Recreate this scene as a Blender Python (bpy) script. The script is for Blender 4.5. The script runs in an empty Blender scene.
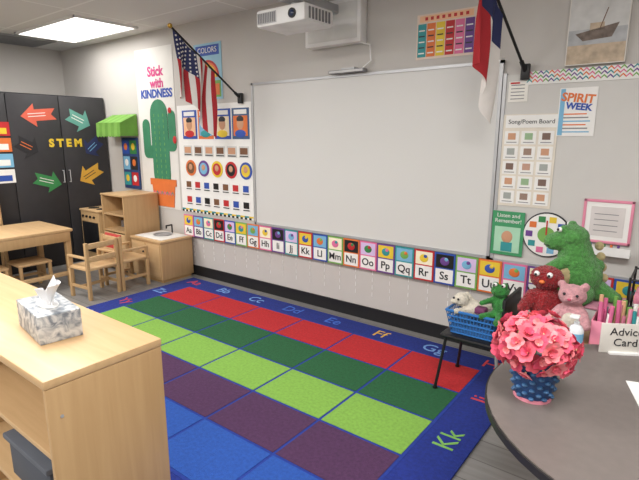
import bpy, bmesh, math, random
from mathutils import Vector, Matrix, Euler
random.seed(4)
SC=bpy.context.scene
try: SC.view_settings.view_transform='Standard'
except Exception: pass
COL=bpy.context.collection
def lin(c):
    return tuple(((v/255)/12.92 if v/255<=.04045 else ((v/255+.055)/1.055)**2.4) for v in c)
MC={}
def mat(key,c,rough=.6,var=.05,scale=9,bump=0,metal=0,bscale=None,emit=0,sheen=0):
    if key in MC: return MC[key]
    m=bpy.data.materials.new(key); m.use_nodes=True
    nt=m.node_tree; N=nt.nodes; L=nt.links; p=N['Principled BSDF']
    c=lin(c)
    tc=N.new('ShaderNodeTexCoord'); no=N.new('ShaderNodeTexNoise'); no.inputs['Scale'].default_value=scale
    L.new(tc.outputs['Object'],no.inputs['Vector'])
    r=N.new('ShaderNodeValToRGB'); r.color_ramp.elements[0].position=.3; r.color_ramp.elements[1].position=.7
    r.color_ramp.elements[0].color=(*[v*(1-var) for v in c],1); r.color_ramp.elements[1].color=(*[min(1,v*(1+var)) for v in c],1)
    L.new(no.outputs['Fac'],r.inputs['Fac']); L.new(r.outputs['Color'],p.inputs['Base Color'])
    p.inputs['Roughness'].default_value=rough; p.inputs['Metallic'].default_value=metal
    if sheen: p.inputs['Sheen Weight'].default_value=sheen; p.inputs['Specular IOR Level'].default_value=.1
    if bump:
        n2=N.new('ShaderNodeTexNoise'); n2.inputs['Scale'].default_value=bscale or 150
        L.new(tc.outputs['Object'],n2.inputs['Vector'])
        b=N.new('ShaderNodeBump'); b.inputs['Strength'].default_value=bump; b.inputs['Distance'].default_value=.01
        L.new(n2.outputs['Fac'],b.inputs['Height']); L.new(b.outputs['Normal'],p.inputs['Normal'])
    if emit:
        p.inputs['Emission Color'].default_value=(1,.98,.96,1); p.inputs['Emission Strength'].default_value=emit
    MC[key]=m; return m
def woodmat(key,c,axis=0,dark=.88):
    if key in MC: return MC[key]
    m=bpy.data.materials.new(key); m.use_nodes=True
    nt=m.node_tree; N=nt.nodes; L=nt.links; p=N['Principled BSDF']; c=lin(c)
    tc=N.new('ShaderNodeTexCoord'); mp=N.new('ShaderNodeMapping'); s=[22,22,22]; s[axis]=1.5; mp.inputs['Scale'].default_value=s
    no=N.new('ShaderNodeTexNoise'); no.inputs['Scale'].default_value=1.6; no.inputs['Detail'].default_value=5; no.inputs['Distortion'].default_value=.6
    L.new(tc.outputs['Object'],mp.inputs['Vector']); L.new(mp.outputs['Vector'],no.inputs['Vector'])
    r=N.new('ShaderNodeValToRGB'); r.color_ramp.elements[0].position=.3; r.color_ramp.elements[1].position=.7
    r.color_ramp.elements[0].color=(c[0]*dark,c[1]*dark*.97,c[2]*dark*.92,1); r.color_ramp.elements[1].color=(*c,1)
    L.new(no.outputs['Fac'],r.inputs['Fac']); L.new(r.outputs['Color'],p.inputs['Base Color']); p.inputs['Roughness'].default_value=.42
    MC[key]=m; return m

class B:
    def __init__(s,name,xf=None):
        s.name=name; s.bm=bmesh.new(); s.ml=[]; s.xf=xf or Matrix(); s.kids=[]; s.ly=s.bm.faces.layers.int.new('dn')
    def _fin(s,m,new=None):
        if m not in s.ml: s.ml.append(m)
        i=s.ml.index(m); ly=s.ly
        for f in s.bm.faces:
            if not f[ly]: f.material_index=i; f[ly]=1
    def box(s,a,b,m,bev=0,rot=None,piv=None):
        c=[(a[i]+b[i])/2 for i in range(3)]; d=[abs(b[i]-a[i]) for i in range(3)]
        M=Matrix.Translation(c)@(rot.to_4x4() if rot else Matrix())@Matrix.Diagonal((*d,1))
        r=bmesh.ops.create_cube(s.bm,size=1,matrix=M)
        if bev:
            es={e for v in r['verts'] for e in v.link_edges}
            bmesh.ops.bevel(s.bm,geom=list(es),offset=min(bev,min(d)*.45),segments=2,affect='EDGES',profile=.5)
        s._fin(m); return s
    def cyl(s,p0,p1,r0,m,r1=None,seg=16,caps=True):
        p0=Vector(p0);p1=Vector(p1); d=p1-p0
        M=Matrix.Translation((p0+p1)/2)@d.to_track_quat('Z','Y').to_matrix().to_4x4()
        bmesh.ops.create_cone(s.bm,cap_ends=caps,segments=seg,radius1=r0,radius2=r0 if r1 is None else r1,depth=d.length,matrix=M)
        s._fin(m); return s
    def sph(s,c,r,m,rot=None,seg=16):
        if not hasattr(r,'__len__'): r=(r,r,r)
        M=Matrix.Translation(c)@(rot.to_matrix().to_4x4() if rot else Matrix())@Matrix.Diagonal((*r,1))
        bmesh.ops.create_uvsphere(s.bm,u_segments=seg,v_segments=max(6,seg//2+2),radius=1,matrix=M); s._fin(m); return s
    def tube(s,pts,r,m,seg=8):
        for a,b in zip(pts,pts[1:]): s.cyl(a,b,r,m,seg=seg)
        for p in pts[1:-1]: s.sph(p,r,m,seg=8)
        return s
    def poly(s,pts,th,m):
        vs=[s.bm.verts.new(p) for p in pts]; f=s.bm.faces.new(vs)
        r=bmesh.ops.extrude_face_region(s.bm,geom=[f])
        bmesh.ops.translate(s.bm,vec=th,verts=[g for g in r['geom'] if isinstance(g,bmesh.types.BMVert)])
        s._fin(m); return s
    def lathe(s,prof,c,m,seg=24,scale=(1,1)):
        rings=[]
        for r,z in prof:
            rings.append([s.bm.verts.new((c[0]+r*scale[0]*math.cos(2*math.pi*i/seg),c[1]+r*scale[1]*math.sin(2*math.pi*i/seg),c[2]+z)) for i in range(seg)])
        for A,Bq in zip(rings,rings[1:]):
            for i in range(seg): s.bm.faces.new((A[i],A[(i+1)%seg],Bq[(i+1)%seg],Bq[i]))
        s.bm.faces.new(rings[0][::-1]); s._fin(m); return s
    def grid(s,fn,nu,nv,mf):
        V=[[s.bm.verts.new(fn(i/nu,j/nv)) for j in range(nv+1)] for i in range(nu+1)]
        for i in range(nu):
            for j in range(nv):
                m=mf((i+.5)/nu,(j+.5)/nv)
                if m not in s.ml: s.ml.append(m)
                f=s.bm.faces.new((V[i][j],V[i+1][j],V[i+1][j+1],V[i][j+1])); f.material_index=s.ml.index(m); f[s.ly]=1
        return s
    def text(s,body,loc,rot,size,m,ext=.0015,ax='CENTER',ay='CENTER',bold=0):
        s.kids.append((body,loc,rot,size,m,ext,ax,ay,bold)); return s
    def done(s,smooth=35,recalc=True):
        if recalc: bmesh.ops.recalc_face_normals(s.bm,faces=s.bm.faces[:])
        s.bm.transform(s.xf)
        cs=[v.co for v in s.bm.verts]
        mn=Vector([min(c[i] for c in cs) for i in range(3)]);mx=Vector([max(c[i] for c in cs) for i in range(3)])
        o=Vector(((mn.x+mx.x)/2,(mn.y+mx.y)/2,mn.z)); bmesh.ops.translate(s.bm,vec=-o,verts=s.bm.verts[:])
        me=bpy.data.meshes.new(s.name); s.bm.to_mesh(me); s.bm.free()
        for m in s.ml: me.materials.append(m)
        me.shade_smooth(); me.set_sharp_from_angle(angle=math.radians(smooth))
        ob=bpy.data.objects.new(s.name,me); COL.objects.link(ob); ob.location=o
        for k,(body,loc,rot,size,m,ext,ax,ay,bold) in enumerate(s.kids):
            cu=bpy.data.curves.new('lettering','FONT'); cu.body=body; cu.size=size; cu.extrude=ext; cu.align_x=ax; cu.align_y=ay; cu.offset=bold; cu.resolution_u=3
            t=bpy.data.objects.new('tmp',cu); COL.objects.link(t)
            bpy.context.view_layer.update()
            tm=bpy.data.meshes.new_from_object(t.evaluated_get(bpy.context.evaluated_depsgraph_get())); tm.name='lettering'
            bpy.data.objects.remove(t); tm.materials.clear(); tm.materials.append(m)
            to=bpy.data.objects.new('lettering',tm); COL.objects.link(to); to.parent=ob
            M=s.xf@Matrix.Translation(loc)@Euler(rot).to_matrix().to_4x4()
            to.matrix_local=Matrix.Translation(-o)@M
        return ob
RW=(math.pi/2,0,0); RL=(math.pi/2,0,math.pi/2)

# ---- palette
white=mat('white_paint',(238,238,236),.5); paper=mat('paper_white',(236,235,232),.8,.02); black=mat('black_plastic',(22,22,24),.45)
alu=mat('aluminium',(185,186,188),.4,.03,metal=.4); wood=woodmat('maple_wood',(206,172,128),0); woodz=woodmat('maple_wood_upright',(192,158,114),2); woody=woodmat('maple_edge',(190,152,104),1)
red=mat('red',(190,40,44)); blue=mat('blue',(44,80,168)); yellow=mat('yellow',(228,196,56)); green=mat('green',(54,132,74)); orange=mat('orange',(220,116,56)); purple=mat('purple',(106,66,140)); teal=mat('teal',(50,146,150)); pink=mat('pink',(220,112,155)); lblue=mat('light_blue',(120,178,212)); ink=mat('ink',(38,38,42)); brown=mat('brown',(118,80,54)); skin=mat('tan_skin',(200,150,118)); lgreen=mat('leaf_green',(118,172,84)); grey=mat('mid_grey',(130,130,132))
PAL=[red,blue,yellow,green,orange,purple,teal,pink,lblue,lgreen]

# ---- room
X0,X1,Y0,CH=-6.6,2.6,-5.6,2.52
wallm=mat('wall_paint',(196,192,187),.85,.015,3,bump=.08,bscale=220)
fm=bpy.data.materials.new('vinyl_plank_floor'); fm.use_nodes=True; nt=fm.node_tree;N=nt.nodes;L=nt.links;p=N['Principled BSDF']
tc=N.new('ShaderNodeTexCoord'); br=N.new('ShaderNodeTexBrick'); br.inputs['Scale'].default_value=1; br.inputs['Brick Width'].default_value=1.1; br.inputs['Row Height'].default_value=.16
br.inputs['Mortar Size'].default_value=.0025; br.inputs['Color1'].default_value=(*lin((128,126,124)),1); br.inputs['Color2'].default_value=(*lin((146,144,141)),1); br.inputs['Mortar'].default_value=(*lin((92,90,89)),1)
mp=N.new('ShaderNodeMapping'); mp.inputs['Scale'].default_value=(1.2,16,1); n1=N.new('ShaderNodeTexNoise'); n1.inputs['Scale'].default_value=3; n1.inputs['Detail'].default_value=6
mx=N.new('ShaderNodeMixRGB'); mx.blend_type='MULTIPLY'; mx.inputs[0].default_value=.5; cr=N.new('ShaderNodeValToRGB'); cr.color_ramp.elements[0].color=(.55,.54,.53,1); cr.color_ramp.elements[0].position=.3; cr.color_ramp.elements[1].color=(1,1,1,1);cr.color_ramp.elements[1].position=.7
L.new(tc.outputs['Object'],br.inputs['Vector']);L.new(tc.outputs['Object'],mp.inputs['Vector']);L.new(mp.outputs[0],n1.inputs['Vector']);L.new(n1.outputs['Fac'],cr.inputs[0]);L.new(br.outputs['Color'],mx.inputs[1]);L.new(cr.outputs[0],mx.inputs[2]);L.new(mx.outputs[0],p.inputs['Base Color']);p.inputs['Roughness'].default_value=.38
cm=bpy.data.materials.new('ceiling_tile'); cm.use_nodes=True; nt=cm.node_tree;N=nt.nodes;L=nt.links;p=N['Principled BSDF']
tc=N.new('ShaderNodeTexCoord'); br=N.new('ShaderNodeTexBrick'); br.offset=0; br.inputs['Scale'].default_value=1; br.inputs['Brick Width'].default_value=1.22; br.inputs['Row Height'].default_value=.61
br.inputs['Mortar Size'].default_value=.012; br.inputs['Color1'].default_value=(*lin((222,221,219)),1); br.inputs['Color2'].default_value=(*lin((217,216,214)),1); br.inputs['Mortar'].default_value=(*lin((238,238,236)),1)
n1=N.new('ShaderNodeTexNoise'); n1.inputs['Scale'].default_value=90; bp=N.new('ShaderNodeBump'); bp.inputs['Strength'].default_value=.2
L.new(tc.outputs['Object'],br.inputs['Vector']);L.new(br.outputs['Color'],p.inputs['Base Color']);L.new(tc.outputs['Object'],n1.inputs['Vector']);L.new(n1.outputs['Fac'],bp.inputs['Height']);L.new(bp.outputs[0],p.inputs['Normal']);p.inputs['Roughness'].default_value=.9
def shell(n,a,b,m): B(n).box(a,b,m).done()
shell('floor',(X0,Y0,-.1),(X1,0,0),fm); shell('ceiling',(X0,Y0,CH),(X1,0,CH+.1),cm)
shell('wall_back',(X0-.1,0,0),(X1+.1,.1,CH),wallm); shell('wall_left',(X0-.1,Y0,0),(X0,0,CH),wallm)
shell('wall_right',(X1,Y0,0),(X1+.1,0,CH),wallm); shell('wall_front',(X0-.1,Y0-.1,0),(X1+.1,Y0,CH),wallm)
bbm=mat('black_vinyl_base',(26,26,28),.5)
shell('baseboard_back',(-5.6,-.012,0),(X1,0,.105),bbm); shell('baseboard_left',(X0,Y0,0),(X0+.012,-2.2,.105),bbm)

# ceiling lights
em=mat('light_diffuser',(250,250,248),.5,.01,emit=4)
def panel(x,y,pw):
    b=B('ceiling_light_panel'); z=CH
    b.box((x-.61,y-.3,z-.012),(x+.61,y+.3,z),em)
    for a,c in [((x-.63,y-.32),(x+.63,y-.295)),((x-.63,y+.295),(x+.63,y+.32)),((x-.63,y-.32),(x-.605,y+.32)),((x+.605,y-.32),(x+.63,y+.32))]:
        b.box((*a,z-.02),(*c,z),white)
    b.done()
    l=bpy.data.lights.new('troffer','AREA'); l.shape='RECTANGLE'; l.size=1.2; l.size_y=.58; l.energy=pw; l.color=(1,.975,.945)
    o=bpy.data.objects.new('troffer_light',l); o.location=(x,y,z-.03); COL.objects.link(o)
panel(-5.19,-.52,10)
for x in (-4.9,-2.4,.2,): 
    for y in (-2.3,-4.4): panel(x,y,42)
b=B('ceiling_vent'); b.box((-6.5,-1.3,CH-.012),(-5.95,-.35,CH),mat('vent_grey',(150,150,150)))
for i in range(9): b.box((-6.46+i*.055,-1.26,CH-.022),(-6.435+i*.055,-.39,CH-.01),grey)
b.done()

# ---- whiteboards
wb=mat('whiteboard_enamel',(212,211,208),.42,.01,2)
b=B('whiteboard'); b.box((-3.17,-.02,.67),(-1.02,-.001,1.9),wb)
for a,c in [((-3.185,.655),(-1.005,.675)),((-3.185,1.892),(-1.005,1.912)),((-3.185,.655),(-3.165,1.912)),((-1.025,.655),(-1.005,1.912))]:
    b.box((a[0],-.03,a[1]),(c[0],-.001,c[1]),alu)
b.done()
b=B('bulletin_board'); b.box((-.985,-.02,.66),(1.3,-.001,1.82),mat('bulletin_white',(202,200,196),.5,.01))
for a,c in [((-1.0,.645),(1.3,.665)),((-1.0,.645),(-.98,1.83))]: b.box((a[0],-.028,a[1]),(c[0],-.001,c[1]),alu)
b.done()
b=B('trim_chevron_border'); b.box((-.86,-.026,1.755),(1.3,-.021,1.83),paper)
cc=[teal,orange,pink,lgreen,purple]
x=-.86;i=0
while x<1.27:
    for k in range(3):
        z=1.765+k*.022; m=cc[(i+k)%5]
        b.poly([(x,-.0265,z),(x+.015,-.0265,z+.015),(x+.03,-.0265,z),(x+.03,-.0265,z+.009),(x+.015,-.0265,z+.024),(x,-.0265,z+.009)],(0,-.001,0),m)
    x+=.03;i+=1
b.done()

# ---- alphabet strip
b=B('alphabet_card_strip'); pw=.158
for i in range(26):
    x=-4.23+i*pw; m=[pink,purple,teal,red,blue,lgreen,orange][i%7]
    b.box((x,-.036,.425),(x+pw-.004,-.031,.652),m)
    b.box((x+.012,-.038,.437),(x+pw-.016,-.035,.535),paper)
    b.box((x+.012,-.038,.545),(x+pw-.016,-.035,.64),[yellow,lblue,mat('cream',(245,235,205)),black,mat('lilac',(215,190,230))][i%5])
    m2=PAL[(i*3+1)%10]; cx=x+pw/2-.002
    b.sph((cx,-.038,.592),(.034,.004,.03),m2); b.sph((cx+.012,-.04,.607),(.014,.004,.013),PAL[(i*7+2)%10]); 
    L_=chr(65+i); b.text(L_+L_.lower(),(cx,-.0385,.485),RW,.08,ink,bold=.001)
b.done()
b=B('number_line_clips')
for i in range(24):
    x=-4.15+i*pw
    for k in range(4):
        z=.38-k*.06
        b.box((x+.02,-.004,z),(x+.024,-.001,z+.035),white)
b.done()

# ---- helper pocket chart
b=B('classroom_jobs_chart'); b.box((-4.28,-.006,.68),(-3.215,-.001,1.76),paper)
for i in range(18):
    x=-4.28+i*.059; b.box((x,-.008,.68),(x+.03,-.006,.7),black); b.box((x,-.008,.7),(x+.059,-.007,.715),yellow if i%2 else teal)
for i in range(4):
    x=-4.2+i*.245; m=[blue,orange,blue,mat('slate',(60,90,130))][i]
    b.box((x,-.009,1.43),(x+.225,-.006,1.71),m); b.box((x+.02,-.011,1.46),(x+.205,-.009,1.64),[mat('peach',(240,190,150)),lblue,mat('cream2',(235,220,190)),orange][i])
    b.sph((x+.11,-.011,1.57),(.045,.004,.055),skin); b.sph((x+.11,-.0115,1.61),(.047,.004,.03),ink); b.sph((x+.11,-.0105,1.48),(.075,.003,.035),[red,teal,yellow,blue][i])
    b.box((x+.03,-.011,1.655),(x+.195,-.009,1.695),paper)
for r,(z,n) in enumerate([(1.26,6),(.91,7),(.755,7)]):
    for i in range(n):
        w=.98/n; x=-4.2+i*w
        b.box((x,-.009,z),(x+w-.035,-.006,z+.105),mat('card_grey',(208,208,205)) if r<1 else paper); b.box((x+.015,-.011,z+.03),(x+w-.05,-.009,z+.09),[black,brown,red,blue][(i+r)%4] if r else [skin,brown][i%2]); b.box((x+.01,-.011,z+.008),(x+w-.045,-.009,z+.018),ink)
for i in range(5):
    x=-4.1+i*.2; b.cyl((x,-.006,1.14),(x,-.012,1.14),.08,[orange,purple,yellow,red,blue][i],seg=24); b.cyl((x,-.012,1.14),(x,-.014,1.14),.058,[brown,lblue,red,black,yellow][i],seg=20); b.sph((x,-.014,1.15),(.028,.004,.03),skin)
b.done()

b=B('weather_poster'); b.box((-3.97,-.005,1.8),(-3.58,-.001,2.31),mat('poster_sky',(150,195,215)))
b.box((-3.94,-.007,2.2),(-3.61,-.005,2.29),blue); b.text('COLORS',(-3.775,-.0075,2.245),RW,.07,paper)
for k,m in enumerate([red,orange,yellow,green,blue,purple]):
    r=.16-k*.02; pts=[]
    for a in range(13): t=math.pi*a/12; pts.append((-3.775+r*math.cos(t),-.0065,2.0+r*math.sin(t)))
    for a in range(12,-1,-1): t=math.pi*a/12; pts.append((-3.775+(r-.02)*math.cos(t),-.0065,2.0+(r-.02)*math.sin(t)))
    b.poly(pts,(0,-.001,0),m)
b.box((-3.95,-.007,1.82),(-3.6,-.005,1.97),lgreen)
for i in range(4): b.box((-3.93+i*.085,-.009,1.84),(-3.87+i*.085,-.006,1.94),PAL[i+1])
b.done()

# ---- cactus door poster
b=B('cactus_kindness_poster'); b.box((-4.97,-.004,.68),(-4.31,-.001,2.36),mat('butcher_paper',(222,220,215),.8,.02))
cg=mat('cactus_green',(56,126,92),.7,.1); y=-.004
def cap(b,x,z0,z1,r,m,dy=.006):
    pts=[]
    for a in range(11): t=math.pi*a/10; pts.append((x+r*math.cos(t),y,z1-r+r*math.sin(t)))
    for a in range(11): t=math.pi+math.pi*a/10; pts.append((x+r*math.cos(t),y,z0+r+r*math.sin(t)))
    b.poly(pts,(0,-dy,0),m)
cap(b,-4.6,.9,1.84,.15,cg); cap(b,-4.84,1.22,1.64,.065,cg); cap(b,-4.38,1.3,1.72,.06,cg)
b.box((-4.84,-.0095,1.22),(-4.6,-.004,1.36),cg); b.box((-4.6,-.0095,1.3),(-4.38,-.004,1.43),cg)
for dx in (-.08,0,.08):
    for k in range(12): b.box((-4.6+dx-.003,-.0115,1.0+k*.06),(-4.6+dx+.003,-.0095,1.03+k*.06),lgreen)
b.poly([(-4.8,y,1.0),(-4.38,y,1.0),(-4.42,y,.7),(-4.76,y,.7)],(0,-.009,0),orange)
b.box((-4.82,-.015,.93),(-4.36,-.004,1.0),orange)
for i in range(8): x=-4.77+i*.045; b.poly([(x,-.0135,.84),(x+.022,-.0135,.87),(x+.045,-.0135,.84),(x+.045,-.0135,.825),(x+.022,-.0135,.855),(x,-.0135,.825)],(0,-.001,0),[pink,teal][i%2])
b.sph((-4.4,-.012,1.72),(.03,.006,.03),red);b.sph((-4.34,-.012,1.42),(.03,.006,.04),red)
b.text('Stick',(-4.62,-.006,2.12),RW,.14,mat('magenta',(206,70,132)),bold=.004).text('with',(-4.6,-.006,2.0),RW,.13,MC['magenta'],bold=.004).text('KINDNESS',(-4.62,-.006,1.895),RW,.12,blue,bold=.004)
b.done()

# ---- right-hand posters
b=B('reading_strategies_poster'); b.box((-1.61,-.005,1.965),(-1.2,-.001,2.25),mat('poster_cream',(225,205,190)))
for i in range(6):
    b.box((-1.6+i*.066,-.007,1.98),(-1.54+i*.066,-.005,2.19),[teal,orange,yellow,red,pink,purple][i])
    for k in range(5): b.box((-1.592+i*.066,-.008,2.0+k*.036),(-1.55+i*.066,-.007,2.008+k*.036),[paper,ink][k%2])
b.box((-1.59,-.007,2.2),(-1.22,-.005,2.24),MC['peach'])
for k in range(8): b.box((-1.55+k*.04,-.008,2.21),(-1.53+k*.04,-.007,2.23),red)
b.done()
b=B('landscape_painting'); b.box((-.66,-.03,1.845),(-.365,-.001,2.24),mat('canvas_edge',(225,222,215)))
b.box((-.655,-.032,1.85),(-.37,-.03,1.95),mat('sand',(190,172,150),.8,.2,25)); b.box((-.655,-.032,1.95),(-.37,-.03,2.03),mat('haze',(178,180,182),.8,.15,20)); b.box((-.655,-.032,2.03),(-.37,-.03,2.235),mat('pale_sky',(205,205,203),.8,.1,14))
b.poly([(-.62,-.032,2.01),(-.41,-.032,2.05),(-.44,-.032,1.98),(-.58,-.032,1.97)],(0,-.002,0),mat('boat',(120,108,100),.8,.3,30))
b.box((-.55,-.034,2.02),(-.48,-.032,2.06),MC['sand']); b.tube([(-.5,-.034,2.03),(-.47,-.034,2.13)],.002,brown)
b.done()
b=B('spirit_week_flyer'); b.box((-.67,-.025,1.455),(-.475,-.0215,1.725),paper)
b.text('SPIRIT',(-.572,-.0255,1.665),(math.pi/2,.12,0),.065,orange,bold=.002).text('WEEK',(-.565,-.0255,1.618),(math.pi/2,.12,0),.05,blue,bold=.002)
for k in range(6): b.box((-.655,-.026,1.475+k*.02),(-.5-.01*(k%3),-.025,1.482+k*.02),[lblue,grey,orange][k%3])
b.box((-.665,-.0262,1.46),(-.64,-.025,1.72),lblue)
b.done()
b=B('schedule_note'); b.box((-.965,-.024,1.66),(-.85,-.0215,1.78),mat('note_paper',(235,232,225)))
for k in range(5): b.box((-.95,-.025,1.675+k*.02),(-.87,-.024,1.68+k*.02),grey)
b.box((-.955,-.025,1.765),(-.9,-.024,1.775),red); b.done()
b=B('song_poem_board_chart'); b.box((-.985,-.0245,1.02),(-.665,-.0215,1.585),mat('chart_cream',(222,214,200)))
b.box((-.965,-.026,1.505),(-.665,-.0235,1.58),paper); b.text('Song/Poem Board',(-.815,-.0265,1.54),RW,.037,ink)
for r in range(5):
    for c in range(3):
        x=-.965+c*.1; z=1.405-r*.092
        b.box((x,-.027,z),(x+.086,-.023,z+.08),paper); b.box((x+.02,-.028,z+.028),(x+.066,-.026,z+.068),[skin,mat('taupe',(150,125,110)),mat('soft_grey',(160,165,160)),mat('dusty',(190,150,130)),mat('soft_brown',(120,95,85)),mat('soft_green',(150,180,140))][(r*2+c*5)%6]); b.box((x+.012,-.028,z+.01),(x+.074,-.026,z+.015),grey)
b.done()
b=B('listen_and_learn_poster'); gp=mat('poster_green',(62,148,98)); b.box((-1.0,-.034,.70),(-.8,-.03,.985),gp)
b.box((-.98,-.036,.72),(-.82,-.034,.885),mat('mint',(170,215,185))); b.sph((-.9,-.036,.82),(.035,.004,.04),skin); b.box((-.935,-.038,.725),(-.865,-.035,.785),teal)
b.text('Listen and\nRemember!',(-.9,-.0345,.94),RW,.035,paper); b.done()
b=B('center_choice_wheel'); b.cyl((-.668,-.022,.86),(-.668,-.03,.86),.14,ink,seg=40); b.cyl((-.668,-.03,.86),(-.668,-.034,.86),.132,paper,seg=40)
for i in range(10):
    t=2*math.pi*i/10; b.box((-.668+.1*math.cos(t)-.02,-.036,.86+.1*math.sin(t)-.018),(-.668+.1*math.cos(t)+.02,-.033,.86+.1*math.sin(t)+.018),PAL[i])
b.cyl((-.668,-.034,.86),(-.668,-.037,.86),.05,lgreen,seg=20); b.box((-.672,-.04,.86),(-.664,-.037,.95),red); b.done()
b=B('pink_memo_board'); pk=mat('hot_pink_frame',(226,140,165))
b.box((-.47,-.035,.86),(-.24,-.022,1.09),paper)
for a,c in [((-.48,.85),(-.465,1.1)),((-.245,.85),(-.23,1.1)),((-.48,1.085),(-.23,1.1)),((-.48,.85),(-.23,.865))]: b.box((a[0],-.04,a[1]),(c[0],-.022,c[1]),pk,.003)
b.box((-.44,-.037,.89),(-.27,-.035,1.06),mat('memo_inner',(214,208,206)))
for k in range(4): b.box((-.42,-.038,.92+k*.032),(-.3,-.036,.924+k*.032),grey)
b.box((-.49,-.09,.79),(-.22,-.022,.8),white); b.box((-.49,-.094,.79),(-.22,-.09,.84),white)
for i in range(6): b.cyl((-.46+i*.035,-.06,.8),(-.455+i*.035,-.055,.85),.007,PAL[i])
b.done()

# ---- projector
b=B('classroom_projector'); b.box((-2.52,-.09,2.12),(-2.01,-.001,2.43),white,.01); b.box((-2.49,-.094,2.15),(-2.04,-.088,2.4),mat('off_white_panel',(225,225,222)),.003)
b.box((-2.33,-.6,2.33),(-2.2,-.08,2.39),alu,.008); b.cyl((-2.265,-.5,2.28),(-2.265,-.5,2.34),.035,alu)
b.box((-2.49,-.66,2.17),(-2.06,-.34,2.285),white,.025); b.box((-2.47,-.664,2.19),(-2.3,-.655,2.26),mat('vent_light',(190,190,190)))
for i in range(10): b.box((-2.46+i*.016,-.667,2.195),(-2.453+i*.016,-.66,2.255),grey)
b.cyl((-2.16,-.67,2.225),(-2.16,-.64,2.225),.03,black); b.sph((-2.16,-.665,2.225),(.022,.012,.022),mat('lens_glass',(40,50,80),.05))
for i in range(7): b.box((-2.058,-.62+i*.035,2.19),(-2.054,-.605+i*.035,2.26),grey)
b.tube([(-2.07,-.05,2.13),(-1.96,-.04,2.1),(-1.955,-.03,1.99),(-2.02,-.05,1.94)],.005,white)
b.done()
b=B('interactive_sensor_bar'); b.box((-2.3,-.085,1.915),(-1.98,-.032,1.94),grey,.006); b.box((-2.29,-.088,1.919),(-1.99,-.083,1.935),mat('light_grey_bar',(205,205,205))); b.box((-2.2,-.06,1.93),(-2.08,-.001,1.955),alu); b.done()

# ---- flags
fw=mat('flag_white',(226,221,216),.8); fr=mat('flag_red',(176,40,48),.8,.1); fb=mat('flag_navy',(44,50,92),.8,.1)
def flag(name,P0,P1,s0,s1,fly,mf,stars=None,gather=.35,lean=(0,0),amp=1):
    b=B(name); P0=Vector(P0);P1=Vector(P1)
    b.cyl(P0,P1,.0085,black,seg=10); b.sph(P1,.02,mat('brass',(190,150,70),.3,metal=.8)); b.box(P0-Vector((.025,.015,.045)),P0+Vector((.025,.013,.045)),black,.004)
    b.cyl(P0,P0+(P1-P0)*.09,.013,black)
    def fn(s,r):
        q=P0.lerp(P1,s0+(s1-s0)*s); mid=P0.lerp(P1,(s0+s1)/2)
        g=gather*r
        x=q.x+(mid.x-q.x)*g; yy=q.y+(mid.y-q.y)*g
        rip=math.sin(s*13+r*1.8)*.03*min(1,.2+r*1.6)*amp
        zz=q.z-.012-fly*r*(1-.1*math.sin(s*5))
        return (x+rip+lean[0]*r, yy+.4*rip+lean[1]*r+math.cos(s*11)*.012*r, zz)
    b.grid(fn,52,40,mf)
    if stars:
        for i in range(6):
            for j in range(6):
                s=(i+.5)/6*stars[0]+.01; r=(j+.5)/6*stars[1]+.01
                c=Vector(fn(s,r)); nrm=(Vector(fn(s+.02,r))-c).cross(Vector(fn(s,r+.02))-c).normalized()
                for sg in (1,-1):
                    b.cyl(c,c+nrm*sg*.003,.009,fw,r1=.006,seg=5)
    return b.done(smooth=60,recalc=False)
def usm(s,r):
    if s<7/13 and r<.42: return fb
    return fr if int(s*13)%2==0 else fw
flag('american_flag',(-3.32,-.03,1.79),(-3.43,-.66,2.31),.97,.4,.5,usm,(7/13,.42),gather=.1,lean=(-.02,0))
def txm(s,r):
    if r<.3: return fb
    return fr if s<.52 else fw
flag('texas_flag',(-.87,-.036,1.83),(-1.02,-.62,2.44),.93,.47,.54,txm,gather=.45,lean=(-.03,.05),amp=.8)

# ---- closet doors (STEM)
cd=mat('closet_charcoal',(48,47,50),.55,.08); CX=-5.65
b=B('stem_storage_closet'); b.box((X0+.01,-2.15,0),(CX-.02,-.015,1.9),cd)
for k in range(4):
    y1=-.02-k*.53; b.box((CX-.02,y1-.522,.03),(CX,y1,1.885),cd,.004)
    hy=y1-.49 if k%2==0 else y1-.03
    b.tube([(CX,hy,.95),(CX+.03,hy,.95),(CX+.03,hy,1.08),(CX,hy,1.08)],.005,alu)
b.text('S T E M',(CX+.001,-.51,1.38),RL,.115,yellow,bold=.006)
def arrow(b,y,z,w,h,ang,m,sg=1,txt=paper):
    pts=[(-.5*sg,.25),(.1*sg,.25),(.1*sg,.5),(.5*sg,0),(.1*sg,-.5),(.1*sg,-.25),(-.5*sg,-.25),(-.36*sg,0)]
    ca,sa=math.cos(ang),math.sin(ang)
    P=[(CX,y+ca*px*w-sa*pz*h,z+sa*px*w+ca*pz*h) for px,pz in pts]
    b.poly(P,(.003,0,0),m)
    for k in (-.06,.06): 
        q=[(-.3,k),(.2,k),(.2,k+.03),(-.3,k+.03)]
        b.poly([(CX+.003,y+ca*px*w-sa*pz*h,z+sa*px*w+ca*pz*h) for px,pz in q],(.001,0,0),txt)
arrow(b,-.77,1.68,.36,.24,.1,mat('coral',(215,100,78)),-1); arrow(b,-.34,1.64,.28,.27,-.45,mat('sea',(98,160,148)),1)
arrow(b,-.92,1.35,.24,.26,-.5,ink,1,orange); arrow(b,-.2,1.34,.24,.26,.7,mat('navy2',(40,50,92)),-1,lblue)
arrow(b,-.75,.97,.3,.24,-.3,green,1); arrow(b,-.26,1.02,.3,.26,.5,mat('gold',(215,165,60)),-1,ink)
for k in range(4): b.box((CX,-1.35,.98+k*.16),(CX+.004,-1.07,1.12+k*.16),[paper,lblue,orange,red][k]); b.box((CX+.004,-1.32,1.0+k*.16),(CX+.005,-1.1,1.06+k*.16),[blue,paper,paper,yellow][k])
b.done()

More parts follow.
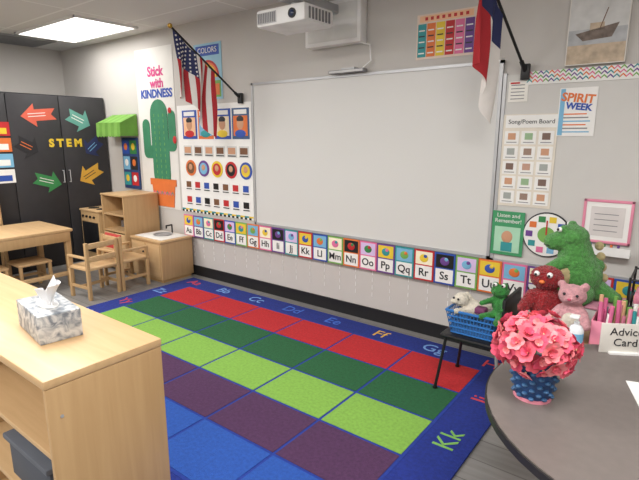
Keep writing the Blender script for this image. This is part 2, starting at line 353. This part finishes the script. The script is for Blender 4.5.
# ---- awning + menu board
b=B('green_window_awning'); ag=mat('awning_green',(105,155,62),.8,.12)
for i in range(8):
    x=-5.5+i*.062; m=ag if i%2 else mat('awning_green_light',(120,168,76),.8,.1)
    b.poly([(x,-.01,1.7),(x+.062,-.01,1.7),(x+.062,-.22,1.6),(x,-.22,1.6)],(0,0,-.008),m)
    b.poly([(x,-.22,1.605),(x+.062,-.22,1.605),(x+.062,-.225,1.46),(x+.031,-.225,1.445),(x,-.225,1.46)],(0,.004,0),m)
for xx in (-5.5,-5.008): b.poly([(xx,-.01,1.7),(xx,-.22,1.6),(xx,-.22,1.46),(xx,-.01,1.46)],(.004,0,0),ag)
b.tube([(-5.49,-.002,1.5),(-5.49,-.215,1.5)],.006,white).tube([(-5.02,-.002,1.5),(-5.02,-.215,1.5)],.006,white); b.done()
b=B('menu_board'); b.box((-5.34,-.02,.86),(-5.02,-.001,1.44),mat('menu_navy',(45,70,120)),.004)
for r in range(3):
    for c in range(2): b.box((-5.32+c*.15,-.024,.9+r*.18),(-5.19+c*.15,-.02,1.05+r*.18),[teal,red,lblue,ink,blue,green][r*2+c]); b.sph((-5.255+c*.15,-.024,.98+r*.18),(.035,.005,.04),[yellow,paper,orange][(r+c)%3])
b.done()

# ---- rug
rugb=mat('rug_navy',(26,46,132),.95,.16,60,bump=.5,bscale=300); rugl=mat('rug_line_blue',(28,54,142),.95,.1,60,bump=.5,bscale=300)
RC=[mat('rug_red',(178,32,38),.95,.14,60,bump=.5,bscale=300),mat('rug_green',(28,88,50),.95,.16,60,bump=.5,bscale=300),mat('rug_lime',(124,170,70),.95,.12,60,bump=.5,bscale=300),mat('rug_plum',(76,44,80),.95,.16,60,bump=.5,bscale=300),mat('rug_blue',(34,80,165),.95,.14,60,bump=.5,bscale=300)]
b=B('alphabet_rug'); RX0,RY0=-3.78,-.35
b.box((-4.02,-2.31,0),(-.66,-.12,.012),rugb,.004)
b.box((RX0-.01,-2.11,.011),(-.89,-.34,.0135),rugl)
for r in range(5):
    for c in range(6): b.box((RX0+c*.48+.008,RY0-r*.35-.342,.012),(RX0+c*.48+.472,RY0-r*.35-.008,.0155),RC[r])
LC=[mat('rug_letter_yellow',(205,160,70),.9),mat('rug_letter_red',(190,60,70),.9),mat('rug_letter_orange',(205,115,70),.9),mat('rug_letter_sky',(110,150,210),.9),lgreen,mat('rug_letter_cobalt',(60,100,190),.9)]
for i in range(8):
    x=-3.84+i*.4286; l=chr(65+i); b.text(l+l.lower(),(x,-.235,.0125),(0,0,0),.15,LC[[1,3,3,5,5,0,3,1][i]])
for i in range(4):
    l=chr(74+i); b.text(l+l.lower(),(-.775,-.69-i*.46,.0125),(0,0,math.pi/2),.15,LC[[1,4,2,0][i]])
for i in range(5):
    l=chr(90-i); b.text(l+l.lower(),(-3.9,-.6-i*.36,.0125),(0,0,0),.14,LC[[3,1,3,2,4][i]])
b.done()

# ---- maple shelf foreground
b=B('maple_storage_shelf'); x0,x1,y0,y1,H=-2.86,-1.325,-2.70,-2.325,.8
b.box((x0,y0,H-.028),(x1,y1,H),wood,.006); b.box((x1-.022,y0+.004,0.0),(x1-.002,y1-.002,H-.028),woodz,.004); b.box((x0+.002,y0+.004,0.0),(x0+.022,y1-.002,H-.028),woodz,.004)
b.box((x0+.02,y1-.012,.05),(x1-.02,y1-.004,H-.028),woodz); 
for z in (.05,.3,.54): b.box((x0+.02,y0+.01,z),(x1-.02,y1-.01,z+.02),wood,.003)
b.box((-2.12,y0+.01,.07),(-2.1,y1-.01,H-.028),woodz)
for z in (.1,.4,.68): b.cyl((x1-.004,y0+.04,z),(x1+.0005,y0+.04,z),.005,alu,seg=10)
b.done()
b=B('storage_bin'); bn=mat('bin_grey',(70,75,85),.6)
b.box((-1.72,-2.68,.321),(-1.42,-2.4,.47),bn,.015); b.box((-1.73,-2.69,.46),(-1.41,-2.39,.48),mat('bin_rim',(90,95,105)),.005)
for i in range(6): b.sph((-1.68+i*.045,-2.56+.05*(i%2),.48),(.035,.035,.025),PAL[(i*3)%10])
b.done()
tm=bpy.data.materials.new('marble_print_card'); tm.use_nodes=True; nt=tm.node_tree;N=nt.nodes;L=nt.links;p=N['Principled BSDF']
tc=N.new('ShaderNodeTexCoord'); n1=N.new('ShaderNodeTexNoise'); n1.inputs['Scale'].default_value=24;n1.inputs['Detail'].default_value=4;n1.inputs['Distortion'].default_value=1.5
cr=N.new('ShaderNodeValToRGB'); e=cr.color_ramp.elements; e[0].position=.35;e[0].color=(*lin((110,118,128)),1); e[1].position=.62;e[1].color=(*lin((205,205,203)),1); k=e.new(.47);k.color=(*lin((160,164,168)),1)
L.new(tc.outputs['Object'],n1.inputs['Vector']);L.new(n1.outputs['Fac'],cr.inputs[0]);L.new(cr.outputs[0],p.inputs['Base Color']);p.inputs['Roughness'].default_value=.5
b=B('tissue_box',Matrix.Translation((-1.69,-2.515,.8))@Matrix.Rotation(math.radians(-8),4,'Z'))
b.box((-.125,-.065,0),(.125,.065,.095),tm,.003); b.lathe([(.0,.0955),(.05,.0957),(.05,.0965)],(0,0,0),white,scale=(1.3,.6))
tis=mat('tissue_paper',(238,238,240),.9,.02)
def tf(u,v):
    a=u*2*math.pi; r=(.014+.03*v+.012*v*math.sin(3*a+1)); 
    return (r*1.5*math.cos(a)+.03*v*v+.01*v*math.sin(5*a), r*.55*math.sin(a)+.006*math.sin(4*a)*v, .09+.07*v*(1+.35*math.cos(a-.2)+.16*math.sin(2*a)))
b.grid(tf,40,12,lambda s,r:tis)
b.poly([(-.045,0,.095),(.035,.005,.095),(.085,.01,.185),(.06,.012,.205),(.02,-.005,.15),(-.03,-.01,.125)],(0,.002,0),tis)
b.done(smooth=60)

# ---- left play furniture
b=B('play_kitchen_sink_cabinet'); x0,x1,y0,y1=-4.62,-4.1,-.43,-.045
b.box((x0,y0,.03),(x1,y1,.41),woodz,.006); b.box((x0-.01,y0-.01,.41),(x1+.01,y1,.435),wood,.006); b.box((x0+.03,y0+.03,.435),(x1-.03,y1-.03,.441),mat('laminate_white',(222,220,215)),.002)
b.box((x0+.02,y0+.02,0),(x1-.02,y1-.02,.03),woody); b.box((x0+.02,y0-.008,.06),(-4.37,y0,.39),wood,.004); b.box((-4.35,y0-.008,.06),(x1-.02,y0,.39),wood,.004)
b.sph((-4.39,y0-.015,.3),.01,black); b.sph((-4.33,y0-.015,.3),.01,black)
b.lathe([(.0,.0),(.09,.002),(.1,.012),(.085,.008)],(-4.36,-.22,.441),alu); b.tube([(-4.36,-.1,.44),(-4.36,-.1,.53),(-4.36,-.17,.53),(-4.36,-.17,.5)],.008,black)
b.done()
b=B('play_kitchen_hutch'); x0,x1,y0,y1=-5.12,-4.68,-.45,-.03
b.box((x0,y0,0),(x0+.02,y1,.83),woodz,.004); b.box((x1-.02,y0,0),(x1,y1,.83),woodz,.004); b.box((x0-.005,y0-.005,.83),(x1+.005,y1,.85),wood,.004); b.box((x0,y1-.012,0),(x1,y1,.83),woodz)
for z in (.03,.44,.62): b.box((x0+.02,y0+.01,z),(x1-.02,y1-.01,z+.02),wood)
b.box((x0+.02,y0-.006,.05),(-4.91,y0+.01,.43),wood,.004); b.box((-4.89,y0-.006,.05),(x1-.02,y0+.01,.43),wood,.004); b.sph((-4.93,y0-.012,.3),.01,black); b.sph((-4.87,y0-.012,.3),.01,black)
for i in range(4): b.cyl((-5.04+i*.09,-.25,.46),(-5.04+i*.09,-.25,.53),.03,[grey,red,yellow,black][i])
b.done()
b=B('play_stove'); b.box((-5.6,-.45,0),(-5.2,-.03,.62),woodz,.006); b.box((-5.61,-.46,.62),(-5.19,-.03,.64),wood,.004); b.box((-5.57,-.458,.15),(-5.23,-.45,.5),black,.004)
for i in range(4): b.cyl((-5.54+i*.08,-.45,.56),(-5.54+i*.08,-.465,.56),.014,black)
for i,j in ((0,0),(1,0),(0,1),(1,1)): b.cyl((-5.5+i*.18,-.34+j*.18,.64),(-5.5+i*.18,-.34+j*.18,.645),.06,black)
b.done()
def chair(x,y,ang,pad=False):
    b=B('toddler_chair',Matrix.Translation((x,y,0))@Matrix.Rotation(ang,4,'Z'))
    b.box((-.16,-.15,.27),(.16,.15,.295),wood,.008)
    for sx in (-1,1):
        b.box((sx*.15-.015,-.15,0),(sx*.15+.015,-.12,.27),woodz,.004); b.box((sx*.15-.015,.12,0),(sx*.15+.015,.15,.53),woodz,.004)
        b.box((sx*.15-.008,-.13,.1),(sx*.15+.008,.13,.125),woodz); b.box((sx*.15-.014,-.15,.38),(sx*.15+.014,.13,.4),wood,.004); b.box((sx*.15-.014,-.15,.29),(sx*.15+.014,-.125,.385),woodz)
    for z in (.35,.47): b.box((-.14,.125,z),(.14,.145,z+.05),wood,.005)
    b.box((-.14,-.008,.1),(.14,.008,.125),woodz)
    if pad: b.box((-.135,.1,.33),(.135,.123,.54),mat('red_pad',(180,62,58),.7),.01)
    return b.done()
chair(-4.33,-1.0,-math.pi/2+.1,False); chair(-4.36,-.66,math.pi,True)
b=B('wooden_activity_table'); x0,x1,y0,y1=-5.45,-4.73,-2.0,-.97
b.box((x0,y0,.55),(x1,y1,.58),wood,.008); b.box((x0+.03,y0+.03,.46),(x1-.005,y1-.03,.55),woodz,.003)
for xx in (x0+.02,x1-.07):
    for yy in (y0+.02,y1-.07): b.box((xx,yy,0),(xx+.05,yy+.05,.55),woodz,.004)
b.box((x1-.05,y0+.04,.12),(x1-.02,y1-.04,.16),wood,.003)
b.done()
b=B('wooden_easel')
for yy in (-1.95,-1.3): b.tube([(-5.5,yy,.0),(-5.58,yy,1.05)],.018,woodz); b.tube([(-5.63,yy,.0),(-5.59,yy,1.03)],.016,woodz)
b.box((-5.6,-1.95,1.0),(-5.56,-1.3,1.05),wood,.004); b.box((-5.555,-1.93,.62),(-5.535,-1.32,1.0),mat('chalk_green',(60,90,75))); b.box((-5.56,-1.93,.58),(-5.49,-1.32,.61),wood)
b.done()
def stool(x,y):
    b=B('wooden_stool'); b.box((x-.15,y-.15,.26),(x+.15,y+.15,.285),wood,.008)
    for sx in (-1,1):
        for sy in (-1,1): b.box((x+sx*.13-.014,y+sy*.13-.014,0),(x+sx*.13+.014,y+sy*.13+.014,.26),woodz,.003)
        b.box((x+sx*.13-.008,y-.12,.1),(x+sx*.13+.008,y+.12,.125),woodz); b.box((x-.12,y+sx*.13-.008,.1),(x+.12,y+sx*.13+.008,.125),woodz)
    b.done()
stool(-4.98,-1.3); stool(-4.98,-1.68)

# ---- kidney table right
b=B('teacher_table'); tt=mat('table_laminate',(112,104,100),.35,.05,30); cx,cy,R=.08,-1.47,.58
def stad(r): 
    P=[(cx+r*math.cos(t),cy+r*math.sin(t)) for t in [math.pi/2+math.pi*i/28 for i in range(29)]]
    P+=[(cx+1.3+r*math.cos(t),cy+r*math.sin(t)) for t in [-math.pi/2+math.pi*i/28 for i in range(29)]]
    return P
b.poly([(x,y,.572) for x,y in stad(R)],(0,0,.024),mat('table_edge_black',(38,36,36),.5)); b.poly([(x,y,.5955) for x,y in stad(R-.006)],(0,0,.0045),tt)
for lx,ly in ((-.2,-1.25),(-.2,-1.7),(1.55,-1.25),(1.55,-1.7)):
    b.box((lx-.025,ly-.025,.0),(lx+.025,ly+.025,.572),woodz,.004)
b.box((-.18,-1.7,.5),(1.55,-1.66,.572),woodz); b.box((-.18,-1.29,.5),(1.55,-1.25,.572),woodz)
b.done()
# bouquet
b=B('flower_bouquet_pot'); fx,fy=-.335,-1.585
pb=mat('pot_blue',(62,108,155),.45,.25,60); pb2=mat('pot_blue_dark',(36,70,120),.5,.2,60)
b.lathe([(.0,0),(.05,0),(.056,.008),(.064,.05),(.07,.1),(.072,.118),(.066,.118),(.06,.1)],(fx,fy,.6),pb2); b.lathe([(.0,0),(.06,0),(.059,.01),(.05,.012)],(fx,fy,.6),mat('saucer_pink',(225,140,158)))
for row in range(7):
    rr=.057+.0155*(row/6); 
    for k in range(18):
        if (k+row)%2: continue
        t=2*math.pi*k/18; d=Vector((math.cos(t),math.sin(t),0)); c0=Vector((fx,fy,.616+row*.0155))+d*(rr+.001)
        b.sph(c0,(.010,.010,.0065),pb,seg=8)
b.cyl((fx,fy,.712),(fx,fy,.72),.075,pb,seg=28)
pets=[mat('petal_coral',(232,104,122),.7,.12,40),mat('petal_salmon',(242,146,152),.7,.12,40),mat('petal_rose',(224,84,114),.7,.12,40)]
c=Vector((fx,fy,.785))
n=84
for i in range(n):
    zz=1-2*(i+.5)/n
    if zz<-.72: continue
    ph=i*2.39996; rr=math.sqrt(1-zz*zz); d=Vector((rr*math.cos(ph),rr*math.sin(ph),zz)); pos=c+Vector((d.x*.108,d.y*.108,d.z*.09))*random.uniform(.82,1.14)
    q=(d+Vector([random.uniform(-.45,.45) for _ in range(3)])).to_track_quat('Z','Y').to_matrix().to_4x4(); M=Matrix.Translation(pos)@q
    sz=random.uniform(.8,1.15)
    for ring,(R2,tilt,m0) in enumerate([(.03*sz,.35,0),(.019*sz,.9,1)]):
        for k in range(6):
            t=2*math.pi*k/6+ring*.5+ph
            pm=M@Matrix.Rotation(t,4,'Z')@Matrix.Rotation(-tilt,4,'Y')
            pts=[(0,0,0),(.4*R2,.42*R2,0),(.85*R2,.45*R2,.12*R2),(1.15*R2,.16*R2,.05*R2),(1.15*R2,-.16*R2,.05*R2),(.85*R2,-.45*R2,.12*R2),(.4*R2,-.42*R2,0)]
            b.bm.faces.new([b.bm.verts.new(pm@Vector(p)) for p in pts])
        b._fin(pets[(i+ring+m0)%3])
    b.sph(pos,.004,MC['peach'],seg=6)
for i in range(14):
    t=i*.9; b.tube([(fx+.02*math.cos(t),fy+.02*math.sin(t),.66),(fx+.07*math.cos(t),fy+.07*math.sin(t),.75)],.002,green,seg=5)
b.done(recalc=False)
b=B('advice_card_sign',Matrix.Translation((-.13,-1.02,.6))@Matrix.Rotation(math.radians(30),4,'Z'))
b.box((-.095,-.004,0),(.095,.004,.125),mat('sign_cream',(212,208,200)),.003); b.box((-.06,-.02,0),(.06,.05,.008),white); b.poly([(-.02,.004,.0),(-.02,.05,.0),(-.02,.004,.09)],(.04,0,0),white)
b.text('Advice\nCard',(0,-.0045,.068),(math.pi/2,.0,0),.045,ink); b.done()
b=B('paper_sheet',Matrix.Translation((.05,-1.38,.6))@Matrix.Rotation(.3,4,'Z')); b.box((-.11,-.14,0),(.11,.14,.002),paper); b.done()
b=B('hand_sanitizer_bottle'); b.lathe([(.0,0),(.026,0),(.029,.006),(.029,.075),(.02,.092),(.011,.097),(.011,.11),(.0,.11)],(-.3,-1.07,.6),mat('bottle_white',(225,228,232),.25)); b.cyl((-.3,-1.07,.625),(-.3,-1.07,.665),.0295,lblue,seg=24); b.cyl((-.3,-1.07,.71),(-.3,-1.07,.73),.006,white); b.box((-.325,-1.1,.728),(-.29,-1.06,.738),white,.003); b.done()

# ---- low shelf behind table with plush toys
b=B('low_book_shelf'); x0,x1,y0,y1=-.6,.6,-.83,-.25
b.box((x0,y0,.478),(x1,y1,.5),wood,.005); b.box((x0,y0,0),(x0+.02,y1,.478),woodz); b.box((x1-.02,y0,0),(x1,y1,.478),woodz); b.box((x0,y1-.012,0),(x1,y1,.478),woodz); b.box((x0+.02,y0+.01,.22),(x1-.02,y1,.24),wood); b.box((x0+.02,y0+.01,.02),(x1-.02,y1,.04),wood)
for i in range(16): b.box((x0+.05+i*.03,y0+.05,.24),(x0+.072+i*.03,y0+.25,.4+.03*(i%3)),PAL[i%10])
b.done()
ctex=bpy.data.textures.new('fuzz','CLOUDS'); ctex.noise_scale=.009; ctex.noise_depth=1
def plush(name,parts,m,extra,voxel=.006,fuzz=.007):
    bm=bmesh.new()
    for p in parts:
        if len(p)==2:
            c,r=p; r=r if hasattr(r,'__len__') else (r,r,r)
            bmesh.ops.create_uvsphere(bm,u_segments=20,v_segments=14,radius=1,matrix=Matrix.Translation(c)@Matrix.Diagonal((*r,1)))
        else:
            a,c,r0,r1=p; a=Vector(a);c=Vector(c)
            for k in range(9):
                t=k/8; bmesh.ops.create_uvsphere(bm,u_segments=14,v_segments=10,radius=r0+(r1-r0)*t,matrix=Matrix.Translation(a.lerp(c,t)))
    me=bpy.data.meshes.new(name); bm.to_mesh(me); bm.free(); o=bpy.data.objects.new(name,me); COL.objects.link(o)
    md=o.modifiers.new('r','REMESH'); md.mode='VOXEL'; md.voxel_size=voxel; sm=o.modifiers.new('s','SMOOTH'); sm.iterations=5; sm.factor=.6
    sb=o.modifiers.new('u','SUBSURF'); sb.levels=1
    dm=o.modifiers.new('d','DISPLACE'); dm.texture=ctex; dm.strength=fuzz; dm.mid_level=.6
    bpy.context.view_layer.update(); nm=bpy.data.meshes.new_from_object(o.evaluated_get(bpy.context.evaluated_depsgraph_get())); o.modifiers.clear(); o.data=nm
    nm.materials.clear(); nm.materials.append(m); nm.shade_smooth()
    e=B('face_and_trim'); extra(e); eo=e.done(); eo.parent=o
    return o
gplush=mat('plush_green',(84,150,74),1,.25,60,bump=.9,bscale=260,sheen=.3); rplush=mat('plush_red',(150,32,38),1,.3,60,bump=.9,bscale=260,sheen=.3); pplush=mat('plush_pink',(214,158,164),1,.15,60,bump=.9,bscale=260,sheen=.2); fplush=mat('plush_frog',(56,132,60),1,.25,60,bump=.9,bscale=260,sheen=.2); cplush=mat('plush_cream',(220,212,196),1,.12,60,bump=.8,bscale=260,sheen=.2); belly=mat('plush_tan',(186,170,128),1,.15,40,bump=.7,bscale=200,sheen=.2)
b=B('white_storage_box'); b.box((-.58,-.53,.5),(-.2,-.27,.6),mat('box_white',(220,217,214),.4),.01); b.box((-.59,-.535,.6),(-.19,-.265,.615),mat('box_lid_pink',(220,150,172),.4),.006); b.done()
def ex(e):
    e.sph((-.505,-.505,.985),.013,white,seg=10); e.sph((-.512,-.516,.986),.007,ink,seg=8)
    e.sph((-.485,-.395,1.0),.013,white,seg=10); e.sph((-.497,-.398,1.0),.007,ink,seg=8)
    e.tube([(-.545,-.53,.9),(-.578,-.485,.895),(-.565,-.435,.9)],.003,ink)
    e.sph((-.475,-.475,.74),(.07,.066,.085),belly,seg=18)
    for k in range(5):
        z=.9-.055*k; e.sph((-.335+.012*k,-.385,z),(.022,.018,.024),belly,seg=10)
plush('dragon_plush_toy',[((-.415,-.425,.74),(.118,.105,.125)),((-.425,-.43,.8),(-.445,-.435,.93),.095,.07),((-.455,-.44,.945),(.08,.08,.062)),((-.48,-.455,.925),(-.535,-.48,.915),.056,.046),((-.49,-.49,.985),.024),((-.468,-.4,.998),.024),((-.47,-.5,.82),(-.55,-.54,.76),.038,.03),((-.4,-.35,.83),(-.33,-.4,.8),.04,.034),((-.43,-.49,.66),(-.53,-.53,.645),.05,.036),((-.36,-.49,.66),(-.37,-.54,.645),.045,.036),((-.33,-.4,.67),(-.23,-.41,.645),.06,.028)],gplush,ex)
def ex(e):
    for dx in (-.03,.03): e.sph((-.52+dx,-.71,.79),.014,white,seg=10); e.sph((-.522+dx,-.723,.788),.007,ink,seg=8)
    e.sph((-.52,-.725,.755),(.014,.012,.01),orange,seg=10)
plush('red_monster_plush_toy',[((-.51,-.64,.62),(.082,.07,.1)),((-.515,-.65,.76),(.08,.07,.062)),((-.46,-.66,.66),(-.4,-.68,.6),.036,.028),((-.57,-.67,.66),(-.6,-.72,.6),.036,.028),((-.55,-.7,.535),(-.58,-.765,.53),.04,.03),((-.47,-.7,.535),(-.46,-.77,.53),.04,.03)],rplush,ex,fuzz=.014)
def ex(e):
    e.sph((-.405,-.79,.735),.007,ink,seg=8); e.sph((-.35,-.797,.735),.007,ink,seg=8); e.sph((-.38,-.808,.715),(.009,.007,.006),mat('nose_rose',(200,80,110)),seg=8)
    e.sph((-.375,-.78,.6),(.035,.02,.045),cplush,seg=12)
plush('pink_bear_plush_toy',[((-.375,-.73,.6),(.072,.06,.09)),((-.378,-.74,.72),(.062,.058,.052)),((-.43,-.73,.765),.02),((-.328,-.735,.767),.02),((-.42,-.74,.64),(-.46,-.79,.6),.028,.022),((-.33,-.75,.64),(-.3,-.8,.6),.028,.022),((-.41,-.76,.532),(-.43,-.8,.53),.032,.026),((-.34,-.76,.532),(-.33,-.8,.53),.032,.026),((-.378,-.785,.712),(.028,.02,.02))],pplush,ex)
# basket chair
b=B('black_school_chair'); x,y=-.86,-.56
b.box((x-.17,y-.17,.335),(x+.17,y+.17,.36),black,.012); b.box((x+.155,y-.15,.46),(x+.175,y+.15,.62),black,.009)
for sx in (-1,1):
    for sy in (-1,1): b.tube([(x+sx*.14,y+sy*.14,.34),(x+sx*.18,y+sy*.17,.0195)],.009,black if sx<0 else grey)
    b.tube([(x+.15,y+sx*.12,.34),(x+.165,y+sx*.12,.6)],.009,alu)
    for sy in(-1,1): b.cyl((x+sx*.18,y+sy*.17,.0165),(x+sx*.18,y+sy*.17,.03),.014,black)
b.done()
b=B('blue_plastic_basket'); bb=mat('basket_blue',(50,112,180),.4); x,y=-.87,-.6
w,d,h=.14,.1,.13
for k in range(5):
    z=.366+k*h/4; e=.8+.2*k/4; P=[(x-w*e,y-d*e,z),(x+w*e,y-d*e,z),(x+w*e,y+d*e,z),(x-w*e,y+d*e,z)]
    b.tube(P+[P[0]],.005 if k<4 else .008,bb,seg=6)
for i in range(15):
    t=-1+2*i/14
    for sy in (-1,1): b.cyl((x+w*.8*t,y+sy*d*.8,.366),(x+w*t,y+sy*d,.366+h),.003,bb,seg=5)
for i in range(10):
    t=-1+2*i/9
    for sx in (-1,1): b.cyl((x+sx*w*.8,y+t*d*.8,.366),(x+sx*w,y+t*d,.366+h),.003,bb,seg=5)
b.box((x-w*.8,y-d*.8,.361),(x+w*.8,y+d*.8,.369),bb)
b.box((x-w*.82,y-d*.82,.369),(x+w*.82,y+d*.82,.44),mat('basket_inner',(58,104,160)),.01)
b.done()
def ex(e):
    e.sph((-.985,-.66,.56),.007,ink,seg=8); e.sph((-.955,-.672,.56),.007,ink,seg=8); e.box((-.86,-.68,.5),(-.8,-.62,.535),mat('plum_cloth',(110,50,90)),.01)
plush('cream_dog_plush_toy',[((-.89,-.6,.5),(.07,.05,.05)),((-.95,-.63,.55),(.045,.04,.04)),((-.985,-.655,.54),(.022,.02,.018)),((-.93,-.6,.58),(-.9,-.6,.54),.014,.018),((-.84,-.6,.5),(-.77,-.58,.53),.03,.02),((-.92,-.65,.49),(-.95,-.7,.5),.02,.018)],cplush,ex)
def ex(e):
    for dx in (-.022,.022): e.sph((-.74+dx,-.66,.68),.011,white,seg=8); e.sph((-.743+dx,-.669,.68),.006,ink,seg=8)
plush('frog_plush_toy',[((-.735,-.62,.56),(.048,.045,.065)),((-.74,-.635,.64),(.05,.045,.034)),((-.763,-.645,.675),.019),((-.717,-.645,.675),.019),((-.77,-.64,.59),(-.82,-.68,.57),.018,.015),((-.71,-.65,.59),(-.7,-.7,.56),.018,.015),((-.76,-.66,.51),(-.81,-.7,.5),.022,.018),((-.72,-.67,.51),(-.72,-.73,.49),.022,.018)],fplush,ex)
# supplies caddy
b=B('marker_caddy'); b.box((-.285,-.78,.5),(-.0,-.6,.51),pk,.004)
for (a,c) in (((-.285,-.78),(-.0,-.775)),((-.285,-.605),(-.0,-.6)),((-.285,-.78),(-.28,-.6)),((-.005,-.78),(-.0,-.6))): b.box((*a,.5),(*c,.63),pk,.002)
for i in range(44):
    px=random.uniform(-.27,-.02); py=random.uniform(-.765,-.615); h=random.uniform(.65,.72)
    b.cyl((px,py,.51),(px+random.uniform(-.012,.012),py,h),.009,[pink,MC['magenta'],paper,lgreen,pink,MC['peach'],pk,teal][i%8],seg=8)
b.done()
b=B('black_wire_rack')
for xx in (-.17,.15):
    for yy in (-.56,-.3): b.tube([(xx,yy,.5),(xx,yy,.8)],.006,black)
for z in (.51,.66,.79):
    b.tube([(-.17,-.56,z),(.15,-.56,z),(.15,-.3,z),(-.17,-.3,z),(-.17,-.56,z)],.005,black)
    for k in range(9): b.cyl((-.17+k*.04,-.56,z),(-.17+k*.04,-.3,z),.002,black,seg=5)
for i in range(4): b.box((-.15+i*.07,-.53,.516),(-.09+i*.07,-.34,.6),[paper,pk,MC['bin_rim'],MC['peach']][i],.006); b.box((-.15+i*.07,-.53,.666),(-.09+i*.07,-.34,.71),[pk,paper,lblue,paper][i],.006)
b.done()

w=bpy.data.worlds.new('w'); SC.world=w; w.use_nodes=True; w.node_tree.nodes['Background'].inputs[0].default_value=(.5,.5,.5,1)
f=485;pitch=math.radians(12);yaw=math.radians(37.4)
cam=bpy.data.cameras.new('camera');co=bpy.data.objects.new('camera',cam);COL.objects.link(co)
cam.sensor_width=36;cam.lens=f/639*36;cam.clip_start=.02;co.location=(0,-3.2,1.45);co.rotation_euler=(math.pi/2-pitch,0,yaw);SC.camera=co
